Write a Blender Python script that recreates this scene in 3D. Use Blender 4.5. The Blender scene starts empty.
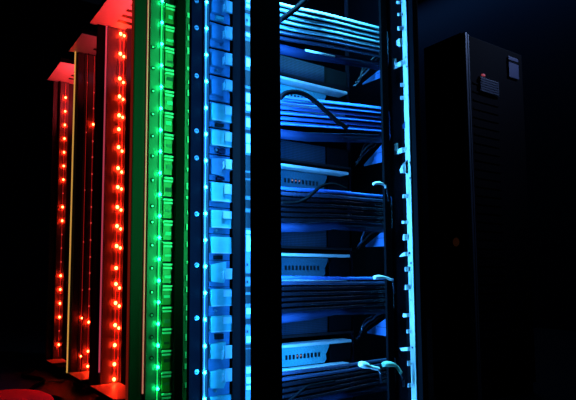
import bpy, bmesh, math, random
from mathutils import Vector, Matrix, Euler
random.seed(7)
S = bpy.context.scene
COL = S.collection

# ------------------------------------------------------------------ camera
F, CX, CY, HOR = 540.0, 240.0, 230.0, 275.0
H = 0.70
YAW = math.radians(32.0)
PITCH = math.atan((HOR - CY) / F)
cam = bpy.data.cameras.new('camera')
cam.sensor_width = 36.0
cam.lens = 36.0 * F / 576.0
cam.shift_x = (288.0 - CX) / 576.0
cam.shift_y = (CY - 200.0) / 576.0
cam.clip_start = 0.02
cam_o = bpy.data.objects.new('camera', cam)
cam_o.location = (0, 0, H)
cam_o.rotation_euler = (math.pi / 2 + PITCH, 0, -YAW)
COL.objects.link(cam_o)
S.camera = cam_o
ROT = Euler(cam_o.rotation_euler).to_matrix()


def ray(px, py):
    return ROT @ Vector(((px - CX) / F, -(py - CY) / F, -1.0))


def P(px, py, y=None, x=None, z=None):
    """point of the real plane y / x / z that is seen at a place of the photo"""
    d = ray(px, py)
    if y is not None:
        t = y / d.y
    elif x is not None:
        t = x / d.x
    else:
        t = (z - H) / d.z
    return Vector((0, 0, H)) + d * t


def X(px, y):
    return P(px, HOR, y=y).x


def Y(px, x):
    return P(px, HOR, x=x).y


def Z(py, px, y):
    return P(px, py, y=y).z


# --------------------------------------------------------------- materials
def mat(name, col, rough=0.5, metal=0.0, emit=None, strength=0.0, noise=0.0, nscale=30.0, spec=0.5):
    m = bpy.data.materials.new(name)
    m.use_nodes = True
    nt = m.node_tree
    b = nt.nodes['Principled BSDF']
    b.inputs['Base Color'].default_value = (*col, 1)
    b.inputs['Roughness'].default_value = rough
    b.inputs['Metallic'].default_value = metal
    b.inputs['Specular IOR Level'].default_value = spec
    if emit:
        b.inputs['Emission Color'].default_value = (*emit, 1)
        b.inputs['Emission Strength'].default_value = strength
    if noise > 0:
        tc = nt.nodes.new('ShaderNodeTexCoord')
        n = nt.nodes.new('ShaderNodeTexNoise')
        n.inputs['Scale'].default_value = nscale
        n.inputs['Detail'].default_value = 3
        nt.links.new(tc.outputs['Object'], n.inputs['Vector'])
        r = nt.nodes.new('ShaderNodeMapRange')
        r.inputs['To Min'].default_value = 1 - noise
        r.inputs['To Max'].default_value = 1 + noise
        nt.links.new(n.outputs['Fac'], r.inputs['Value'])
        mx = nt.nodes.new('ShaderNodeVectorMath')
        mx.operation = 'SCALE'
        mx.inputs[0].default_value = col
        nt.links.new(r.outputs['Result'], mx.inputs['Scale'])
        nt.links.new(mx.outputs['Vector'], b.inputs['Base Color'])
    return m


def perforated(name, col, hole, scale):
    """sheet metal with a regular grid of punched holes"""
    m = mat(name, col, 0.55, spec=.1)
    nt = m.node_tree
    b = nt.nodes['Principled BSDF']
    tc = nt.nodes.new('ShaderNodeTexCoord')
    v = nt.nodes.new('ShaderNodeTexVoronoi')
    v.inputs['Scale'].default_value = scale
    v.inputs['Randomness'].default_value = 0.0
    nt.links.new(tc.outputs['Object'], v.inputs['Vector'])
    r = nt.nodes.new('ShaderNodeMapRange')
    r.inputs['From Min'].default_value = 0.38
    r.inputs['From Max'].default_value = 0.48
    nt.links.new(v.outputs['Distance'], r.inputs['Value'])
    mx = nt.nodes.new('ShaderNodeMix')
    mx.data_type = 'RGBA'
    mx.inputs['A'].default_value = (*hole, 1)
    mx.inputs['B'].default_value = (*col, 1)
    nt.links.new(r.outputs['Result'], mx.inputs['Factor'])
    nt.links.new(mx.outputs['Result'], b.inputs['Base Color'])
    return m


M = dict(
    chan=mat('grey led channel', (0.11, 0.10, 0.10), 0.5, noise=.2),
    black=mat('black powder coat', (0.003, 0.003, 0.004), 0.85, spec=0.015, noise=.3),
    dark=mat('dark steel', (0.03, 0.03, 0.036), 0.5, noise=.25),
    grey=mat('grey steel', (0.014, 0.008, 0.009), 0.6, spec=.06, noise=.15),
    panel=mat('painted side panel', (0.06, 0.06, 0.065), 0.5, noise=.12, nscale=8),
    navy=mat('navy painted panel', (0.002, 0.0010, 0.0032), 0.6, noise=.15, nscale=8, spec=.05),
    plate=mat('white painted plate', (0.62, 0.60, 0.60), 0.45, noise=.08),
    rail=mat('zinc mounting rail', (0.50, 0.52, 0.50), 0.45, noise=.06),
    zinc=mat('screw zinc', (0.6, 0.6, 0.62), 0.3, 0.8),
    face=mat('faceplate tinted bright', (0.10, 0.36, 0.40), 0.45, noise=.55, nscale=160),
    lip=mat('satin aluminium lip', (0.50, 0.52, 0.53), 0.35, 0.2),
    port=mat('black port plastic', (0.004, 0.004, 0.005), 0.5),
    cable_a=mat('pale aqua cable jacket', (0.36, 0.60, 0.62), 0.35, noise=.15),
    cable_b=mat('blue jacket and highlight tone', (0.05, 0.15, 0.50), 0.4, noise=.15),
    cable_m=mat('slate jacket and highlight tone', (0.03, 0.045, 0.09), 0.3, noise=.4, nscale=60),
    face_dim=mat('faceplate tinted dim', (0.03, 0.085, 0.12), 0.5, noise=.45, nscale=160),
    tabw=mat('rail tab tinted pale to offset shade', (0.88, 0.88, 0.85), 0.4),
    slotrail=mat('grey slotted rail', (0.12, 0.14, 0.15), 0.5, noise=.4, nscale=90),
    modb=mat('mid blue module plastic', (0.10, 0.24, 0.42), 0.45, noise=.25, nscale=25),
    guide=mat('dark blue guide bar', (0.008, 0.02, 0.06), 0.6, spec=.12),
    bracket=mat('blue bracket paint', (0.07, 0.17, 0.42), 0.45, noise=.2),
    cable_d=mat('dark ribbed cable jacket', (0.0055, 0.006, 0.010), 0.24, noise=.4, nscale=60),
    cable_k=mat('black cable jacket', (0.003, 0.003, 0.004), 0.8, spec=.01),
    boot=mat('white connector boot', (0.75, 0.78, 0.74), 0.4),
    bootg=mat('pale green connector boot', (0.45, 0.75, 0.5), 0.4),
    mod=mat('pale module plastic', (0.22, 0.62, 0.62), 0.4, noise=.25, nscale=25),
    tab=mat('white ejector tab', (0.72, 0.76, 0.80), 0.4, noise=.1),
    gpanel=mat('brown black panel paint', (0.022, 0.018, 0.016), 0.6, noise=.12, nscale=8, spec=.2),
    gpost=mat('green post paint', (0.125, 0.13, 0.12), 0.4, noise=.2),
    tier=mat('clear green tier', (0.17, 0.13, 0.03), 0.3, noise=.3, nscale=40),
    floor=mat('dark floor tile', (0.02, 0.02, 0.022), 0.55, noise=.3, nscale=6, spec=.2),
    wall=mat('dark blue wall paint', (0.022, 0.038, 0.06), 0.9, noise=.1, nscale=1.5, spec=0.0),
    cab=mat('black cabinet enamel', (0.0025, 0.0025, 0.004), 0.7, spec=.03, noise=.2),
    cabtrim=mat('grey cabinet trim', (0.06, 0.08, 0.11), 0.4, 0.3),
    cabpanel=mat('slate blue bezel', (0.05, 0.065, 0.17), 0.5, noise=.1),
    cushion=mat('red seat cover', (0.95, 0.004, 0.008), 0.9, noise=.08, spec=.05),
    ylw=mat('amber edge glow', (0.4, 0.25, 0.05), 0.4, emit=(1.0, 0.52, 0.10), strength=0.55),  # emission stands in for light caught on the partition's edge
    pink=mat('pink edge glow', (0.4, 0.1, 0.2), 0.4, emit=(1.0, 0.10, 0.17), strength=0.40),  # panel edge catching light, its brightness painted in as emission
    rose=mat('rose edge glow', (0.4, 0.2, 0.18), 0.4, emit=(1.0, 0.24, 0.20), strength=0.42),  # red light on the panel edge, painted as a glow
    redl=mat('red edge glow', (0.5, 0.1, 0.08), 0.4, emit=(1.0, 0.05, 0.02), strength=0.10),  # red light falling on the edge, put into colour and emission
    led_b=mat('blue diode', (0.5, 0.7, 1), 0.3, emit=(0.006, 0.40, 1.0), strength=110),
    led_g=mat('green diode', (0.5, 1, 0.7), 0.3, emit=(0.004, 1.0, 0.22), strength=110),
    led_r=mat('red diode', (1, 0.5, 0.4), 0.3, emit=(1.0, 0.022, 0.005), strength=150),
    led_rd=mat('dim red diode', (1, 0.5, 0.5), 0.3, emit=(1.0, 0.06, 0.05), strength=0.7),
    wire_b=mat('blue glowing led tape', (0.3, 0.5, 1), 0.3, emit=(0.06, 0.36, 1.0), strength=1.0),
    wire_g=mat('green glowing led tape', (0.3, 1, 0.5), 0.3, emit=(0.02, 1.0, 0.22), strength=0.55),
    wire_r=mat('red glowing led tape', (1, 0.3, 0.2), 0.3, emit=(1.0, 0.02, 0.02), strength=0.35),
    lamp_r=mat('red indicator', (1, 0.2, 0.2), 0.4, emit=(1.0, 0.12, 0.16), strength=0.22),
    lamp_o=mat('orange indicator', (1, 0.4, 0.1), 0.4, emit=(1.0, 0.25, 0.06), strength=0.007),
    port_r=mat('red port light', (1, 0.2, 0.1), 0.4, emit=(1.0, 0.10, 0.06), strength=0.30),
    perf=perforated('perforated steel', (0.022, 0.03, 0.055), (0.01, 0.01, 0.012), 170),
)


# -------------------------------------------------------------- mesh tools
class MB:
    def __init__(self):
        self.bm = bmesh.new()

    def box(self, x0, x1, y0, y1, z0, z1, bev=0.0):
        x0, x1 = min(x0, x1), max(x0, x1)
        y0, y1 = min(y0, y1), max(y0, y1)
        z0, z1 = min(z0, z1), max(z0, z1)
        r = bmesh.ops.create_cube(self.bm, size=1.0)
        vs = r['verts']
        for v in vs:
            v.co = Vector((x0 + (v.co.x + .5) * (x1 - x0), y0 + (v.co.y + .5) * (y1 - y0), z0 + (v.co.z + .5) * (z1 - z0)))
        if bev > 0:
            es = list({e for v in vs for e in v.link_edges})
            bmesh.ops.bevel(self.bm, geom=es, offset=bev, segments=2, affect='EDGES', profile=0.6)
        return self

    def prism(self, pts, d, bev=0.0):
        """closed outline pts (3D, planar) pushed along vector d"""
        d = Vector(d)
        a = [self.bm.verts.new(p) for p in pts]
        b = [self.bm.verts.new(Vector(p) + d) for p in pts]
        n = len(a)
        fs = [self.bm.faces.new(a), self.bm.faces.new(b[::-1])]
        for i in range(n):
            fs.append(self.bm.faces.new((a[i], b[i], b[(i + 1) % n], a[(i + 1) % n])))
        bmesh.ops.recalc_face_normals(self.bm, faces=fs)
        return self

    def cyl(self, c, axis, r, depth, seg=16, r2=None):
        q = Vector((0, 0, 1)).rotation_difference(Vector(axis)).to_matrix().to_4x4()
        bmesh.ops.create_cone(self.bm, cap_ends=True, segments=seg, radius1=r, radius2=r if r2 is None else r2,
                              depth=depth, matrix=Matrix.Translation(Vector(c)) @ q)
        return self

    def ball(self, c, r, sub=2, s=(1, 1, 1)):
        bmesh.ops.create_icosphere(self.bm, subdivisions=sub, radius=r,
                                   matrix=Matrix.Translation(Vector(c)) @ Matrix.Diagonal((*s, 1)))
        return self

    def tube(self, pts, rad, seg=8, cap=True, prof=None):
        if prof:
            seg = len(prof)
        pts = [Vector(p) for p in pts]
        n = len(pts)
        rf = rad if callable(rad) else (lambda i: rad)
        rings = []
        up = Vector((0, 0.13, 1)).normalized()
        for i, p in enumerate(pts):
            t = (pts[min(i + 1, n - 1)] - pts[max(i - 1, 0)]).normalized()
            u = up - t * up.dot(t)
            if u.length < 1e-3:
                u = Vector((1, 0, 0)) - t * t.x
            u.normalize()
            up = u
            w = t.cross(u)
            r = rf(i)
            cs = prof or [(math.cos(k * 2 * math.pi / seg), math.sin(k * 2 * math.pi / seg)) for k in range(seg)]
            rings.append([self.bm.verts.new(p + (u * a + w * b) * r) for a, b in cs])
        for i in range(n - 1):
            for k in range(seg):
                f = self.bm.faces.new((rings[i][k], rings[i][(k + 1) % seg], rings[i + 1][(k + 1) % seg], rings[i + 1][k]))
                f.smooth = prof is None
        if cap:
            self.bm.faces.new(rings[0][::-1])
            self.bm.faces.new(rings[-1])
        return self

    def build(self, name, m, parent=None, origin=None, smooth=False):
        me = bpy.data.meshes.new(name)
        bmesh.ops.recalc_face_normals(self.bm, faces=self.bm.faces[:])
        off = Vector((0, 0, 0))
        if parent is not None:
            off = parent_loc(parent)
        if origin is not None:
            off2 = Vector(origin)
            for v in self.bm.verts:
                v.co -= off2
        else:
            off2 = off
            for v in self.bm.verts:
                v.co -= off2
        if smooth:
            for f in self.bm.faces:
                f.smooth = True
        self.bm.to_mesh(me)
        self.bm.free()
        me.materials.append(M[m] if isinstance(m, str) else m)
        o = bpy.data.objects.new(name, me)
        COL.objects.link(o)
        if parent is not None:
            o.parent = parent
            o.location = off2 - off
        else:
            o.location = off2
        return o


def parent_loc(o):
    v = Vector((0, 0, 0))
    while o is not None:
        v += Vector(o.location)
        o = o.parent
    return v


def tag(o, label, cat, group=None):
    o['label'] = label
    o['category'] = cat
    if group:
        o['group'] = group
    return o


def thing(name, label, cat, loc, group=None):
    o = bpy.data.objects.new(name, None)
    o.empty_display_size = 0.05
    o.location = loc
    COL.objects.link(o)
    return tag(o, label, cat, group)


def spline(ctrl, n):
    """Catmull-Rom through the control points"""
    c = [Vector(p) for p in ctrl]
    c = [c[0] * 2 - c[1]] + c + [c[-1] * 2 - c[-2]]
    out = []
    segs = len(c) - 3
    for i in range(n + 1):
        t = i / n * segs
        k = min(int(t), segs - 1)
        t -= k
        a, b, d, e = c[k:k + 4]
        out.append(0.5 * ((2 * b) + (d - a) * t + (2 * a - 5 * b + 4 * d - e) * t * t + (3 * b - a - 3 * d + e) * t ** 3))
    return out


ORD = ['topmost', 'second', 'third', 'fourth', 'fifth', 'sixth', 'seventh', 'eighth', 'ninth', 'tenth', 'eleventh',
       'twelfth', 'thirteenth', 'fourteenth', 'fifteenth', 'sixteenth', 'seventeenth', 'eighteenth', 'nineteenth', 'twentieth']


def nth(i):
    return 'topmost' if i == 0 else ORD[i] + ' from the top'


def area(name, loc, rot, sx, sy, col, power, spread=180):
    l = bpy.data.lights.new(name, 'AREA')
    l.shape = 'RECTANGLE'
    l.size, l.size_y = sx, sy
    l.color = col
    l.energy = power
    l.spread = math.radians(spread)
    o = bpy.data.objects.new(name, l)
    o.location = loc
    o.rotation_euler = rot
    COL.objects.link(o)
    return o


# ------------------------------------------------------------- the setting
def struct(mb, name, m):
    o = mb.build(name, m)
    o['kind'] = 'structure'
    return o


struct(MB().box(-3.2, 7.2, -1.5, 9.0, -0.1, 0.0), 'floor', 'floor')
struct(MB().box(-3.2, 7.2, 9.0, 9.1, 0.0, 5.4), 'wall_back', 'wall')
struct(MB().box(7.2, 7.3, -1.5, 9.1, 0.0, 5.4), 'wall_right', 'wall')
struct(MB().box(-3.3, -3.2, -1.5, 9.1, 0.0, 5.4), 'wall_left', 'wall')

# ------------------------------------------------------------------- racks
XF = 0.935                       # the plane of the row's long side
XR = 1.76                        # its other side
ZB, ZT = 0.075, 2.205
YB, YG, Y3, Y2, Y1 = 1.86, 2.505, 3.11, 3.585, 4.22


def foot(r, x, y):
    f = MB().cyl((x, y, 0.010), (0, 0, 1), 0.028, 0.020, 20).build('foot', 'dark', r)
    MB().cyl((x, y, 0.043), (0, 0, 1), 0.009, 0.050, 12).build('foot_stem', 'zinc', f)


def rack_shell(label, y0, y1, top_m='plate', pm='dark', plate=None, yback=None):
    """open frame whose far partition stands at y1"""
    r = thing('server_rack', label, 'server rack', (XF, y1, 0), 'server racks of the row')
    MB().box(XF, XR, y1, y1 + 0.02, ZB, ZT - .0045, 0.002).build('side_panel', pm, r)
    MB().box(XR - .006, XR, yback, y1 - .001, ZB, ZT - .006).build('rear_light_block', 'black', r)  # unseen panel added to stop red light leaking past the racks
    t = MB().box(XF - 0.047, XR, y0, y1 + 0.012, ZT, ZT + 0.03, 0.0015)
    tp = t.build('top_panel', 'black', r)
    MB().box(XF - 0.046, XR - .01, y0 + .001, y1 + 0.011, ZT - .004, ZT - .0001).build('top_liner', top_m, tp)
    s = MB()
    for k in range(4):
        yy = y1 - 0.10 - k * 0.075
        s.prism([(XF + 0.085, yy, ZT - 0.006), (XF + 0.195, yy, ZT - 0.006), (XF + 0.195, yy - 0.028, ZT - 0.006), (XF + 0.085, yy - 0.028, ZT - 0.006)], (0, 0, 0.002))
    s.build('vent_slots', 'port', tp)
    MB().box(XF + .004, XR, y0, y1 - 0.001, ZB - 0.03, ZB - .004, 0.0015).build('base_panel', 'black', r)
    if plate:
        px1, dep = plate
        x1 = X(px1, y1)
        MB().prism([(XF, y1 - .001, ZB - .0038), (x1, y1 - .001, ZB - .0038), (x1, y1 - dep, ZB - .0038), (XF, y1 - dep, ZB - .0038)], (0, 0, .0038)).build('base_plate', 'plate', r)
    for yy in (y0 + 0.05, y1 - 0.05):
        for xx in (XF + 0.05, XR - 0.05):
            foot(r, xx, yy)
    return r


def strip(r, name, m, px0, px1, y, th, z0=ZB + .001, z1=ZT - .006, bev=0.001, back=0.0):
    """upright member whose seen face lies in plane y and that is th deep"""
    return MB().box(X(px0, y), X(px1, y), y, y + th, z0, z1, bev).build(name, m, r)


def screw(r, px, py, y, rad=0.006, m='zinc'):
    p = P(px, py, y=y)
    s = MB().cyl((p.x, y - 0.0015, p.z), (0, -1, 0), rad, 0.004, 14).build('screw', m, r)
    if m != 'zinc':
        MB().cyl((p.x + rad * .1, y - 0.0037, p.z - rad * .1), (0, -1, 0), rad * .45, 0.0022, 12).build('screw_socket', 'zinc', s)
    MB().box(p.x - rad * .7, p.x + rad * .7, y - 0.0042, y - 0.0034, p.z - rad * .15, p.z + rad * .15).build('screw_slot', 'port', s)


# LED strings
def led_string(label, px, y, zs, lit, wire_m, led_m, rad, wire_w=0.0016, zlo=ZB + .02, zhi=ZT - .02, py0=None, backing='dark', bx=None):
    x = X(px, y)
    t = thing('led_string', label, 'led light string', (x, y, zlo), 'led strings on the racks')
    MB().box(x - wire_w, x + wire_w, y, y + 0.003, zlo, zhi).build('led_tape', wire_m, t)
    b0 = None
    for z, l in zip(zs, lit):
        m = led_m if l else 'led_rd'
        if l and b0 is not None:
            o = b0.copy()
            COL.objects.link(o)
            o.location = Vector((x, y - 0.004, z)) - Vector(t.location)
            o.parent = t
        else:
            o = MB().ball((x, y - 0.004, z), rad if l else rad * .7, 2, (1, .7, 1.15)).build('diode', m, t, origin=(x, y - 0.004, z), smooth=True)
            if l:
                b0 = o
    return t


# --- farthest rack (red)
r1 = rack_shell('farthest red-lit server rack at the left end of the row', Y1 - .40, Y1, plate=(64, .20), yback=Y2 + .022)
strip(r1, 'channel', 'chan', 55.5, 64, Y1 - 0.02, 0.018)
strip(r1, 'edge_trim_or_glow', 'grey', 54.2, 55, Y1 - 0.03, 0.028)
zs = [Z(97 + 13.75 * i, 61, Y1 - .03) for i in range(19)]
led_string('string of single red diodes on the farthest rack', 60.6, Y1 - .03, zs,
           [i not in (7, 10, 11, 12, 17) for i in range(19)], 'wire_r', 'led_r', 0.0075, 0.001)

# --- middle red rack
r2 = rack_shell('dim red-lit server rack between the two brighter red ones', Y2 - .30, Y2, plate=(92, .29), yback=Y3 + .022)
strip(r2, 'front_panel', 'panel', 73, 80, Y2 - 0.012, 0.010)
a = strip(r2, 'edge_glow', 'ylw', 69.0, 70.3, Y2 - 0.014, 0.006)
a['label'] = 'amber panel edge with painted glow'
strip(r2, 'channel', 'chan', 80, 92.5, Y2 - 0.02, 0.018)
strip(r2, 'channel_lip', 'grey', 83.0, 83.8, Y2 - 0.03, 0.010)
strip(r2, 'channel_lip', 'grey', 91.6, 92.4, Y2 - 0.03, 0.010)
yl = Y2 - .035
led_string('string of mostly dark diodes, right of the two on the dim red rack', 89.6, yl,
           [Z(py, 90, yl) for py in (92, 108, 124, 141, 157, 174, 190, 207, 223, 240, 257, 273, 289, 306, 322, 351, 366)],
           [i in (2, 14, 15, 16) for i in range(17)], 'wire_r', 'led_r', 0.0072, 0.001, zlo=ZB + .004)
led_string('string of mostly dark diodes, left of the two on the dim red rack', 82.6, yl,
           [Z(py, 83, yl) for py in (82, 132, 190, 242, 290, 318, 356)],
           [i in (5, 6) for i in range(7)], 'wire_r', 'led_r', 0.0055, 0.0008)

# --- nearest red rack
r3 = rack_shell('nearest and brightest red-lit server rack beside the green one', Y3 - .42, Y3, plate=(120.5, .42), yback=YG + .022)
strip(r3, 'front_panel', 'black', 92, 100.5, Y3 - 0.012, 0.010)
a = strip(r3, 'edge_glow', 'pink', 100.7, 102.1, Y3 - 0.014, 0.006, z0=Z(372, 102, Y3))
a['label'] = 'pink panel edge with painted glow'
strip(r3, 'channel', 'panel', 102.5, 125, Y3 - 0.02, 0.018)
strip(r3, 'led_channel', 'gpost', 113.6, 121.8, Y3 - 0.0235, 0.003)
strip(r3, 'rack_post', 'dark', 122.5, 127.5, Y3 - 0.05, 0.04)
yl = Y3 - .035
pys = [14, 33, 53, 78, 96, 115, 129, 147, 168, 187, 207, 226, 246, 268, 284, 303, 325, 345, 364, 379]
led_string('denser string of red diodes, left of the two on the nearest red rack', 115.9, yl,
           [Z(py, 116, yl) for py in pys], [1] * 20, 'wire_r', 'led_r', 0.0092, 0.0012, zlo=ZB + .004)
pys = [35, 56, 82, 99, 117, 151, 172, 189, 210, 229, 248, 288, 306, 328]
led_string('string of red diodes, right of the two on the nearest red rack', 119.6, yl,
           [Z(py, 120, yl) for py in pys], [1] * 14, 'wire_r', 'led_r', 0.0074, 0.0012)

# --- green rack
rg = rack_shell('green-lit server rack in the middle of the row', Y(176, XF), YG, yback=YB + .022)
MB().box(XF - .002, XF + .004, YG - .004, YG + .022, ZB, ZT).build('edge_trim_or_glow', 'redl', rg)['label'] = 'edge of the green rack with painted red glow'
strip(rg, 'front_panel', 'gpanel', 130.6, 143.6, YG - 0.012, 0.010)
a = strip(rg, 'edge_glow', 'rose', 143.9, 145.1, YG - 0.02, 0.006, z0=Z(393, 143, YG))
a['label'] = 'rose panel edge with painted glow'
strip(rg, 'mounting_post', 'gpost', 147.0, 161.6, YG - 0.02, 0.018)
strip(rg, 'rack_post', 'navy', 175.2, 183.0, YG - 0.06, 0.05)
strip(rg, 'rear_rail', 'chan', 183.6, 189.8, YG - 0.02, 0.018)
for py in (47, 68, 91, 114, 136, 156, 180, 206, 222, 245, 268, 292, 315, 337, 358):
    screw(rg, 153 - (py - 47) * .006, py, YG - .02, 0.0115, 'port')
random.seed(3)
for k in range(26):
    z = 0.15 + k * 0.077 + random.uniform(-.02, .02)
    h = random.uniform(.012, .034)
    xa = X(185.2 + random.uniform(-.6, .8), YG - .022)
    MB().box(xa, X(189.4, YG - .022), YG - .030, YG - .0205, z, z + h, .001).build('clip', 'tab', rg)
yl = YG - .032
pys = [0.5 + 21.55 * i for i in range(19)]
led_string('string of green diodes on the green rack', 158.6, yl, [Z(py, 159, yl) for py in pys], [1] * 19,
           'wire_g', 'led_g', 0.0060, 0.0020)

# tiers of the green rack: one acrylic tray beside each diode
tz = [Z(py + 4, 169, YG - .03) for py in pys]
for i, z in enumerate(tz):
    x0, x1 = X(161.6, YG - .02) + .001, X(175.2, YG - .06) - .001
    zb = z - .100
    t = thing('card_tray', 'green-lit card tray in the narrow green stack, ' + nth(i), 'equipment tray',
              (x0, YG - .03, zb), 'green-lit card trays')
    MB().box(x0, x1, YG - .030, YG - .0215, zb, z - .002, .001).build('tray_body', 'tier', t)
    MB().box(x0, x1, YG - .038, YG - .031, z - .012, z - .003, .001).build('tray_lip', 'tabw', t)
    MB().box(x0, x1 - .002, YG - .038, YG - .031, z - .029, z - .020, .001).build('tray_lip', 'tabw', t)
    hh = random.uniform(.010, .022)
    zz = zb + random.uniform(.016, .04)
    MB().box(x0 + .006 + random.random() * .01, x1 - random.uniform(.004, .016), YG - .033, YG - .0302, zz, zz + hh, .001).build('tray_label', random.choice(('dark', 'gpost', 'mod')), t)

# --- blue rack, nearest, open side with the cables
rb = rack_shell('nearest server rack, blue-lit, with cable bundles across its open side', 1.40, YB, pm='black', yback=1.47)
strip(rb, 'front_panel', 'navy', 189.8, 203.6, YB - 0.012, 0.010)
strip(rb, 'led_channel', 'panel', 203.0, 208.0, YB - 0.03, 0.026)
strip(rb, 'flat_bar', 'grey', 232.8, 240.5, YB - 0.052, 0.004)
strip(rb, 'flat_bar', 'black', 240.6, 245.0, YB - 0.052, 0.012)
for py in (1, 28, 76, 131, 158, 214, 265, 318, 372):
    screw(rb, 196.3, py, YB - .012, 0.0095)
yl = YB - .036
pyb = [2 + 26.45 * i for i in range(16)]
led_string('string of blue diodes on the blue rack', 204.8, yl, [Z(py, 205, yl) for py in pyb], [1] * 16,
           'wire_b', 'led_b', 0.0056, 0.0017)

# blade modules beside the blue diodes
random.seed(11)
ym = YB - .03
for i in range(16):
    zt = Z(pyb[i] - 6, 222, ym)
    zb = zt - .1035
    x0, x1, x2 = X(211.4, ym), X(224.0, ym), X(232.4, ym)
    t = thing('blade_module', 'blue-lit blade module in the stack right of the blue diodes, ' + nth(i), 'blade module',
              (x0, ym, zb), 'blue-lit blade modules')
    low = i > 6
    MB().box(x0, x2, YB - .010, YB - .001, zb + .002, zt, .001).build('module_back', 'modb', t)
    u = random.uniform
    h0, h1 = u(.022, .036), u(.090, .100)
    if random.random() < .35 or (low and random.random() < .5):       # full-width plate
        MB().box(x0, x2, ym, YB - .0105, zb + h0, zb + h1, .002).build('module_body', 'mod', t)
        MB().box(x0, x2, ym - .003, ym - .0005, zb + h0 - .001, zb + h0 + .0035).build('module_lip', 'tab', t)
        if random.random() < .6:
            MB().box(x1 - u(0, .012), x2, ym - .008, ym - .0035, zb + h1 - u(.03, .045), zb + h1 - .004, .0015).build('ejector_tab', 'tab', t)
    else:                                                               # body with a stepped square tab
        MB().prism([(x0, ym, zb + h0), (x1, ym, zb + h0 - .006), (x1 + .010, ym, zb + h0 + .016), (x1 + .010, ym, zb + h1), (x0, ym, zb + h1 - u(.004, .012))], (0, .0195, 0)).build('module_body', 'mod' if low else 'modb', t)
        tz0 = zb + u(.030, .046)
        MB().box(x1 - .001, x2, ym - .014, ym - .0005, tz0, tz0 + u(.040, .050), .002).build('ejector_tab', 'tab', t)
        MB().prism([(x1 - .010, ym - .006, tz0 - .004), (x1 - .002, ym - .006, tz0 + .010), (x1 - .002, ym - .006, tz0 + .034), (x1 - .010, ym - .006, tz0 + .028)], (0, .0055, 0)).build('latch', 'tab', t)
    if random.random() < .55:
        a = u(0, .03)
        MB().box(x0 + .006 + a, x0 + .040 + a, ym + .004, YB - .0105, zb + .004, zb + h0 - .009, .001).build('latch', random.choice(('port', 'guide', 'mod')), t)
    if i % 3 == 2:
        MB().cyl((x0 + .022, ym + .008, zb + .012), (0, -1, 0), .004, .018, 12).build('knob', 'zinc', t)

# perforated mounting rail seen in the slot left of the black post
yr = 1.56
r_in = MB().box(X(245.6, yr), X(251.5, yr), yr, yr + .004, ZB + .001, ZT - .006)
rl = r_in.build('mounting_rail', 'slotrail', rb)
random.seed(5)
z = .12
while z < 2.1:
    h = random.choice((.012, .02, .03, .055))
    c = random.random()
    if c < .42:
        MB().box(X(245.4, yr), X(251.5, yr), yr - .003, yr - .0002, z, z + h, .0006).build('rail_cover', 'port', rl)
    elif c < .7:
        MB().box(X(246.2, yr), X(248.0, yr), yr - .002, yr - .0002, z + h * .2, z + h * .2 + .009, .0006).build('rail_hole', 'port', rl)
    else:
        MB().box(X(245.8, yr), X(250.5, yr), yr - .005, yr - .0002, z, z + h, .0008).build('rail_clip', 'tab', rl)
    z += h + random.uniform(.004, .016)

# the black post at the near corner, the right post and the uprights between
yp = 1.38
MB().box(X(250.2, yp + .014), X(281.8, yp), yp, yp + .014, ZB + .001, ZT - .006, .002).build('corner_post', 'black', rb)
XRAIL = 1.65
y_a, y_b = Y(413.2, XRAIL), Y(408.4, XRAIL)
MB().box(XRAIL + .012, X(424.5, y_a - .02), y_a - .02, y_a + .05, ZB + .001, ZT - .006, .002).build('corner_post', 'black', rb)
MB().box(X(424.6, y_a - .02), X(425.6, y_a - .02), y_a - .018, y_a + .05, ZB + .001, ZT - .006).build('post_edge', 'navy', rb)
MB().box(X(351.6, 1.505), X(352.8, 1.505), 1.505, 1.52, ZB + .001, ZT - .006).build('upright', 'navy', rb)
MB().box(X(386.6, 1.42), X(392.6, 1.42), 1.42, 1.43, ZB + .001, ZT - .006).build('upright', 'black', rb)
# right mounting rail, its inner side lit
rail = MB().box(XRAIL, XRAIL + .006, y_a, y_b, ZB + .001, ZT - .006).build('mounting_rail', 'rail', rb)
rail['label'] = 'bright cyan mounting rail with tabs'


def on_rail(px, py):
    p = P(px, py, x=XRAIL)
    return p


def rail_shape(name, pts, m='tabw'):  # tabs painted paler than the rail to offset the shade on them
    """flat tab of the rail, outline given where it is seen on the rail's plane"""
    q = [on_rail(*p) for p in pts]
    MB().prism(q, (.006, 0, 0)).build(name, m, rail)


def lean(py):
    return (py - 275) * .0262          # how far the rail's edge leans in the picture


for py, w, h in ((2, 3.2, 3.2), (14, 2.6, 3), (28, 3, 4), (84.5, 1.6, 3.6), (97.5, 2, 3.6), (196, 2.2, 4), (222, 3.6, 3),
                 (237, 3, 6), (269, 2, 4.5), (287, 2.2, 5), (315, 5, 3.6), (331, 1.8, 4), (363, 1.8, 5), (385, 2, 4)):
    xr = 406.8 + lean(py)
    rail_shape('rail_tab', [(xr - w, py - h / 2 + .4), (xr + 3.6, py - h / 2), (xr + 3.6, py + h / 2), (xr - w, py + h / 2 + .4)])
xr = 406.8 + lean(41)
rail_shape('rail_tab', [(xr - 4.6, 41), (xr - 2, 38.5), (xr + 2, 38), (xr + 2, 46), (xr - 2, 46.5), (xr - 4.6, 45)])
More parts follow.
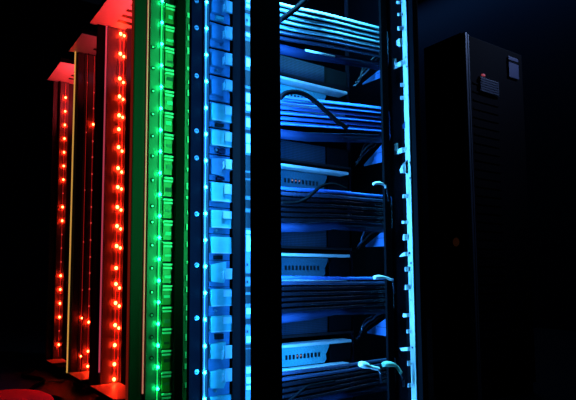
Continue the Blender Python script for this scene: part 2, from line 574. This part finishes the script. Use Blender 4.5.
# hooks and triangular gussets
rail_shape('rail_hook', [(392.6, 59.4), (395.6, 58.2), (395.8, 63.4), (405.6, 58.4), (405.8, 64.0), (393.0, 69.4)])
rail_shape('rail_hook', [(394.0, 144.2), (397.0, 143.0), (397.2, 149.2), (406.6, 146.6), (406.8, 151.0), (394.4, 155.0)])
rail_shape('rail_gusset', [(399.6, 169.6), (403.4, 163.0), (408.0, 159.4), (408.2, 173.4), (400.2, 173.0)])
rail_shape('rail_gusset', [(398.8, 256.8), (403.0, 252.8), (409.4, 251.2), (409.4, 255.6)])
rail_shape('rail_gusset', [(399.6, 348.0), (411.6, 346.6), (411.6, 350.8), (401, 351.0)])
rail_shape('rail_tab', [(402.2, 125.2), (405.2, 121.2), (405.4, 128.4), (402.4, 128.6)], 'cable_b')
for px, py, rr in ((406.0, 57, .0024), (406.8, 66.6, .0038), (408.0, 95, .0018), (409.8, 162.5, .0032), (410.2, 178, .0038),
                   (409.6, 253, .0045), (411.2, 263, .0038), (412.4, 347.5, .0042), (406.2, 30, .0016), (411, 300, .0018)):
    p = on_rail(px, py)
    MB().cyl((XRAIL - .0004, p.y, p.z), (1, 0, 0), rr, .0016, 14).build('rail_hole', 'port', rail)

# ----------------------------------------------------- equipment levels
Z0 = [1.387 - .3055 * k for k in range(4)]            # lips of the four switches in view
place = ['uppermost', 'second', 'third', 'lowest']
XL = 1.062
for k, z0 in enumerate(Z0):
    s = thing('network_switch', ('uppermost network switch, its lit port face above the second bundle of blue cables',
                                 'second network switch from the top, red port lights, above dark cables',
                                 'third network switch down, port face over a bright sill',
                                 'lowest network switch, brightest port face, above white connector boots')[k], 'network switch',
              (XL, 1.50, z0 - .085), 'network switches in the blue rack')
    xf, xe = X(326, 1.50), X(351, 1.50)
    MB().box(XL, xe, 1.512, 1.60, z0 - .086, z0 - .002, .001).build('chassis', 'black', s)
    # lip along the top
    MB().box(XL, X(350.6, 1.462), 1.462, 1.511, z0 - .012, z0 - .002, .002).build('top_lip', 'lip', s)
    # port face with a rounded right end
    zc0, zc1 = z0 - .082, z0 - .015
    pts = [(XL, 1.50, zc0), (xf - .012, 1.50, zc0), (xf - .003, 1.50, zc0 + .012), (xf - .006, 1.50, zc0 + .030), (xf + .010, 1.50, zc1 - .012), (xf + .012, 1.50, zc1), (XL, 1.50, zc1)]
    fc = MB().prism(pts, (0, .0115, 0)).build('port_face', 'face' if k in (0, 3) else 'face_dim', s)  # bright and dim copies of one faceplate, lighting put into the colour
    MB().box(xf + .02, xe, 1.505, 1.5115, zc0, zc1, .001).build('blank_cover', 'black', s)
    for j in range(10):
        xx = X(284.6 + j * 3.6, 1.50)
        zz = z0 - .050
        hot = (k in (1, 3) and j in (3, 4)) or (k == 1 and j == 2)
        p = MB().box(xx, xx + .0085, 1.4985, 1.5005, zz - .009, zz + .007, .0008).build('port', 'port', fc)
        if hot:
            MB().box(xx + .002, xx + .006, 1.4978, 1.4984, zz - .001, zz + .004).build('port_light', 'port_r', p)
    # sill under the ports
    MB().box(XL, X(348, 1.475), 1.475, 1.511, z0 - (.098 if k < 3 else .103), z0 - .086, .003).build('sill', 'tabw' if k > 1 else ('lip' if k == 0 else 'grey'), s)

    # fan tray with perforated front, below the bundle
    f = thing('fan_tray', place[k] + ' of the four full fan trays, perforated front below a cable bundle' if k < 3 else
              'lowest fan tray, perforated front under the bottom cable bundle', 'fan tray', (XL, 1.50, z0 - .292), 'perforated fan trays')
    MB().box(XL, xe, 1.506, 1.60, z0 - .290, z0 - .212, .001).build('chassis', 'black', f)
    MB().box(XL, X(327, 1.50), 1.500, 1.5055, z0 - .288, z0 - .214, .001).build('perforated_front', 'perf', f)
    MB().box(XL, xe, 1.490, 1.4995, z0 - .2895, z0 - .281, .001).build('bottom_lip', 'grey', f)
    MB().box(X(329, 1.50), xe, 1.502, 1.5055, z0 - .279, z0 - .214, .001).build('blank_cover', 'black', f)
# the fan tray above the uppermost switch
z0 = Z0[0] + .3055
f = thing('fan_tray', 'fan tray highest in view, perforated front above the uppermost switch', 'fan tray', (XL, 1.50, z0 - .292), 'perforated fan trays')
MB().box(XL, X(351, 1.5), 1.506, 1.60, z0 - .290, z0 - .212, .001).build('chassis', 'black', f)
MB().box(XL, X(327, 1.50), 1.500, 1.5055, z0 - .288, z0 - .214, .001).build('perforated_front', 'perf', f)
MB().box(XL, X(351, 1.5), 1.490, 1.4995, z0 - .2895, z0 - .281, .001).build('bottom_lip', 'grey', f)

# ------------------------------------------------------------- cable bundles
FLAT = [(.92, -.55), (.98, -.35), (-.70, .62), (-.88, .62), (-.98, .48), (-.98, .30), (-.80, -.45)]
XE = X(394, 1.45)
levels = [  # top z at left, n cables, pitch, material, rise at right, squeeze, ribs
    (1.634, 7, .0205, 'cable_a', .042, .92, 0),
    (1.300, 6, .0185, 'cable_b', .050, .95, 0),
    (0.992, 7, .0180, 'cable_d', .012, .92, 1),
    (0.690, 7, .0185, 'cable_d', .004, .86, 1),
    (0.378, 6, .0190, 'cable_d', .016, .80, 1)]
bname = ['top pale bundle', 'second bundle of blue cables', 'middle bundle of dark cables', 'fourth bundle of dark cables', 'bottom bundle of dark cables']
random.seed(21)
for b, (zt, n, pit, m, rise, sq, rib) in enumerate(levels):
    zmid = zt - pit * (n - 1) / 2
    w1, w2 = random.uniform(-.003, .003), random.uniform(-.003, .003)
    for j in range(n):
        zl = zt - pit * j
        zr = zmid + rise + (zl - zmid) * sq
        yy = 1.452 - .0015 * (j % 2)
        ctrl = [(1.00, yy, zl), (1.12, yy, zl + (zr - zl) * .2 + w1), (1.30, yy, zl + (zr - zl) * .55 + w2), (1.44, yy, zl + (zr - zl) * .8),
                (XE - .03, yy, zr), (XE + .006, yy + .012, zr - .005), (XE + .022, yy + .032, zr - .02)]
        N = 260 if rib else 60
        pts = spline(ctrl, N)
        rr = pit * (.385 if not rib else .36 * (sq + .08))
        rad = (lambda i, rr=rr, ph=j * 1.3: rr * (1 + .05 * math.sin(i * 2 * math.pi / 5 + ph))) if rib else (lambda i, rr=rr: rr)
        t = thing('network_cable', 'cable in the ' + bname[b] + ', ' + nth(j), 'cable',
                  ctrl[0], 'cables of the ' + bname[b])
        MB().tube(pts, rad, 10, prof=None if rib else FLAT).build('jacket', ('cable_m' if b == 0 and j > 4 else m) if not rib or j > 1 else ('cable_b' if j == 0 and b < 4 else 'cable_m'), t)  # top cables of dark bundles painted lighter for highlights, lowest pale ones darker
        e = Vector(ctrl[-1])
        MB().tube([Vector(ctrl[-2]) + Vector((-.006, 0, .002)), Vector(ctrl[-2]), e + Vector((.002, .003, -.003))], rr * .86, 10).build('cable_boot', 'cable_d', t)
    # rounded cable guide below the bundle
    zg = zt - pit * n - .006
    g = thing('cable_guide', 'rounded cable guide bar under the ' + bname[b], 'cable guide', (XL, 1.47, zg), 'cable guide bars')
    MB().tube([(XL, 1.474, zg), (1.20, 1.474, zg + .006), (1.32, 1.474, zg + .02), (X(384, 1.474), 1.474, zg + .010 + rise * .8)], .0165, 16).build('guide_bar', 'guide', g)
    if b == 0:
        MB().tube([(X(308, 1.455), 1.4556, zg + .013), (X(338, 1.455), 1.4556, zg + .020)], .004, 8).build('label_strip', 'tab', g)
    MB().box(XL + .02, XL + .03, 1.474, 1.5, zg - .006, zg + .004).build('bracket', 'dark', g)

# thick black cables looping over the bundles
loops = [('short black cable slanting over the left of the top pale bundle', [(280, 20), (286, 16), (294, 10), (301, 4), (312, -6), (330, -14)], .0095),
         ('thick black cable arching over the second bundle of blue cables', [(280, 98), (286, 93), (296, 92), (306, 95), (316, 102), (328, 113), (338, 122), (347, 128)], .0085),
         ('dark cable climbing over the middle bundle of dark cables', [(280, 203), (295, 203), (306, 199), (314, 192), (322, 186), (334, 184.5), (346, 189)], .0058),
         ('dark cable bending over the bottom bundle of dark cables', [(284, 404), (294, 397), (302, 390), (308, 386), (318, 384), (334, 381)], .0042)]
for lab, pts, rr in loops:
    q = [P(px, py, y=1.428) for px, py in pts]
    tag(MB().tube(spline(q, 40), rr, 10).build('power_cable', 'cable_k', origin=q[0]), lab, 'cable')

# side brackets on the right, lit blue, and thin cords twisting past them
blv = [(64, 75, 'uppermost'), (139, 161, 'second'), (228, 246, 'third'), (318, 336, 'lowest')]
for i, (p0, p1, w) in enumerate(blv):
    xs = 1.585
    a0, a1 = P(386.5, p0, x=xs), P(386.5, p1, x=xs)
    yb = Y(366, xs)
    t = thing('side_bracket', w + ' blue-lit side bracket right of the cords', 'bracket', (xs, a0.y, a1.z), 'blue-lit side brackets')
    MB().prism([(xs, a0.y, a0.z), (xs, a0.y, a1.z), (xs, yb, a1.z + .001), (xs, yb, a1.z + .007)], (.005, 0, 0)).build('bracket_plate', 'bracket', t)
    zm = (a0.z * .45 + a1.z * .55)
    MB().box(xs - .001, xs - .0002, a0.y, a0.y + .05, zm, zm + .0016).build('bracket_seam', 'port', t)
random.seed(2)
cords = [(70, 0), (150, 1), (236, 2), (326, 3)]
cm = ['cable_m', 'cable_d', 'dark', 'grey']
cl = ['front', 'middle', 'rear']
for (cy, i) in cords:
    for j in range(3):
        y_ = 1.522 - .012 * j
        q = [P(353.5 + 2 * j, cy + 16 - 3 * j, y=y_ + .004), P(357 + 2 * j, cy + 14 - 4 * j, y=y_), P(364, cy + 4 - 4 * j, y=y_ - .004), P(375, cy - 5 - 4 * j, y=y_), P(384, cy - 11 - 4 * j, y=y_ + .003)]
        q = spline(q, 40)
        h = [p + Vector((0, math.cos(k * .8 + j) * .0016, math.sin(k * .8 + j) * .0016)) for k, p in enumerate(q)]
        tag(MB().tube(h, .0030, 8).build('patch_cord', cm[(i + j) % 4], origin=q[0]),
            'thin twisted cord rising toward the %s side bracket, %s of three' % (blv[i][2], ('lowest', 'middle', 'highest')[j]), 'cable', 'thin twisted cords')

# pale boots at the right ends
def boot(label, pts, r0, m, y=1.408):
    q = spline([P(px, py, y=y) for px, py in pts], 16)
    t = thing('cable_connector', label, 'cable connector', q[0], 'pale connectors at the right cable ends')
    MB().tube(q, lambda i: r0 * (.55 + .75 * math.sin(math.pi * min(1, (i + 3) / 14))) if i < 11 else r0 * .75, 10).build('connector_boot', m, t)
    MB().tube([q[-1], q[-1] + Vector((.008, .0, -.02)), q[-1] + Vector((.012, .001, -.05))], r0 * .6, 8).build('cable_tail', 'cable_d', t)


boot('pale curved connector at the right end of the middle bundle', [(373, 184), (379, 183), (384, 185), (386, 188)], .0048, 'boot')
boot('small white-blue connector at the right end of the fourth bundle', [(374, 277.5), (379, 277), (385, 277.5), (392, 280)], .0062, 'boot')
boot('white connector wedge above the bottom bundle', [(360, 364), (365, 365), (371, 367), (379, 369)], .0095, 'boot')
boot('pale green connector bending down at the bottom bundle end', [(383, 364.5), (389, 364), (396, 366), (401, 373)], .0088, 'bootg')

# -------------------------------------------------- dark cabinet, right back
q = P(465, 30, z=2.1)
cab = thing('server_cabinet', 'dark closed server cabinet in the right background', 'server cabinet', (q.x, q.y, 0))
cx, cy = q.x, q.y
cw = P(523, 45, y=cy).x - cx
cd = P(423, 46, x=cx).y - cy
MB().box(cx + .004, cx + cw, cy + .03, cy + cd, 0.0, 2.1, .006).build('cabinet_body', 'cab', cab)
dr = MB().box(cx + .02, cx + cw - .01, cy + .006, cy + .029, .06, 2.08, .004).build('cabinet_door', 'cab', cab)
MB().box(cx, cx + .018, cy, cy + .028, .02, 2.09, .003).build('corner_trim', 'cabtrim', cab)
MB().box(cx + .02, cx + .03, cy - .002, cy + .004, .02, 2.08, .001).build('door_edge', 'cabtrim', dr)
g = MB()
for k in range(30):
    zz = .35 + k * .05
    g.box(cx + .06, cx + .30, cy + .001, cy + .0055, zz, zz + .008)
g.build('door_slats', 'cab', dr)
a, b = P(479, 77, y=cy), P(498, 97, y=cy)
sv = thing('bezel_unit', 'small slate-blue ribbed front panel with a tiny red light on the dark cabinet', 'server', (a.x, cy, b.z))
MB().box(a.x, b.x, cy - .008, cy - .003, b.z, a.z, .002).build('bezel', 'cabpanel', sv)
rb_ = MB()
for k in range(6):
    zz = b.z + (a.z - b.z) * (k + .5) / 6
    rb_.box(a.x + .004, b.x - .004, cy - .0105, cy - .0083, zz - .004, zz + .004)
rb_.build('bezel_ribs', 'cabtrim', sv)
c = P(482, 75.5, y=cy)
MB().box(c.x - .012, c.x + .014, cy - .012, cy - .003, c.z - .005, c.z + .005, .001).build('status_light', 'lamp_r', sv)
a, b = P(508, 56, y=cy), P(518.5, 80, y=cy)
hp = MB().box(a.x, b.x, cy - .004, cy + .0005, b.z, a.z, .002).build('door_window', 'cabpanel', dr)
MB().box(a.x, b.x, cy - .006, cy - .0042, a.z - .035, a.z - .022).build('window_bar', 'cab', hp)
# side grille of the cabinet
g = MB()
for k in range(46):
    zz = .05 + k * .018
    g.box(cx - .003, cx + .0035, Y(442, cx), Y(433, cx), zz, zz + .007)
g.build('side_vent', 'cabpanel', cab)
p = P(456, 242, x=cx)
MB().ball((cx + .001, p.y, p.z), .022, 2, (.3, 1, 1.2)).build('cabinet_light', 'lamp_o', cab, smooth=True)

# ---------------------------------------------------- floor, left foreground
def floor_cable(lab, pts, r):
    q = [Vector((a, b, r + .001)) for a, b in pts]
    tag(MB().tube(spline(q, 50), r, 8).build('floor_cable', 'cable_k', origin=q[0]), lab, 'cable')


floor_cable('black cable lying on the floor before the nearest red rack', [(.70, 3.30), (.78, 3.12), (.74, 2.95), (.85, 2.80), (.86, 2.60), (.80, 2.40)], .012)
floor_cable('black cable lying on the floor before the dim red rack', [(.84, 4.20), (.74, 4.0), (.82, 3.75), (.72, 3.55), (.66, 3.40)], .012)
a, b = P(37, 382.2, z=.012), P(64, 380.4, z=.012)
tag(MB().tube([a + (b - a) * t for t in (0, .3, .6, 1)], lambda i: .003 + .0015 * i, 8).build('floor_rod', 'plate', origin=a),
    'thin pale rod on the floor at the foot of the farthest rack', 'rod')

# red round floor cushion, low at the left corner
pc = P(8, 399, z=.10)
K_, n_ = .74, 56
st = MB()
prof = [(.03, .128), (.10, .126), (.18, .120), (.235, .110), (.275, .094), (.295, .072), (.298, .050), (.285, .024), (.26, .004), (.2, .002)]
rings = []
for (rr, zz) in prof:
    rings.append([st.bm.verts.new((pc.x + K_ * rr * math.cos(k * 2 * math.pi / n_), pc.y + K_ * rr * math.sin(k * 2 * math.pi / n_), zz)) for k in range(n_)])
for i in range(len(rings) - 1):
    for k in range(n_):
        st.bm.faces.new((rings[i][k], rings[i][(k + 1) % n_], rings[i + 1][(k + 1) % n_], rings[i + 1][k]))
st.bm.faces.new(rings[0])
st.bm.faces.new(rings[-1])
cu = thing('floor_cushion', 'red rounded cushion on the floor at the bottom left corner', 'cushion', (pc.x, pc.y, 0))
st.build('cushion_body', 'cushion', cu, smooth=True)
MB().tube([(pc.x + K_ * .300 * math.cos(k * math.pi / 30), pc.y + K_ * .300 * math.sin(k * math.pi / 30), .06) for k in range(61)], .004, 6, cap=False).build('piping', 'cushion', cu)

# ------------------------------------------------------------------ lights
HP = math.pi / 2
BLUE, GREEN, RED = (0.02, 0.30, 1.0), (0.02, 1.0, 0.22), (1.0, 0.045, 0.06)
# led bar fixed behind the near post
area('post_bar_lamp', (X(281, yp) - .012, 1.410, 1.05), (0, -HP, 0), 2.0, .018, (0.055, 0.36, 1.0), 14.0, 80)
area('post_rear_fill', (.985, 1.402, 1.0), (HP, 0, 0), .05, 1.8, BLUE, 23.0, 170)  # unseen fill added behind the post to brighten the blue modules
# lamp under the rack's top panel
area('rack_top_lamp', (1.20, 1.39, 2.14), (0, 0, 0), .40, .05, (0.08, 0.56, 1.0), 17.0, 60)
# unseen fill lamps added behind the partitions to brighten the next rack
area('green_fill', (1.36, YB + .03, 1.38), (HP, 0, 0), .05, 1.6, GREEN, 12.0, 170)
area('red_canopy_fill', (1.12, YG + .13, 1.98), (HP + .9, 0, 0), .05, .2, RED, 2.6, 150)
area('red_canopy_fill_far', (1.10, Y2 + .13, 1.98), (HP + .9, 0, 0), .05, .2, RED, 3.0, 150)
area('red_canopy_fill_mid', (1.12, Y3 + .10, 1.98), (HP + .9, 0, 0), .05, .2, RED, 0.5, 150)
# unseen dim fill lamps added for the right wall and the cabinet
area('wall_fill', (6.75, 4.4, 5.2), (0, math.radians(-15), 0), .15, 5.0, (0.16, 0.42, 1.0), 9.0, 170)
area('cabinet_fill', (4.6, 0.5, 3.6), (math.radians(55), 0, math.radians(48)), .3, .3, (0.35, 0.5, 1.0), 3.5, 50)

w = bpy.data.worlds.new('world')
S.world = w
w.use_nodes = True
w.node_tree.nodes['Background'].inputs['Color'].default_value = (0.0006, 0.0011, 0.0022, 1)
w.node_tree.nodes['Background'].inputs['Strength'].default_value = 1.0

S.view_settings.view_transform = 'Standard'
S.view_settings.look = 'None'
S.view_settings.exposure = 0.0
S.view_settings.gamma = 1.0
S.view_settings.use_curve_mapping = False
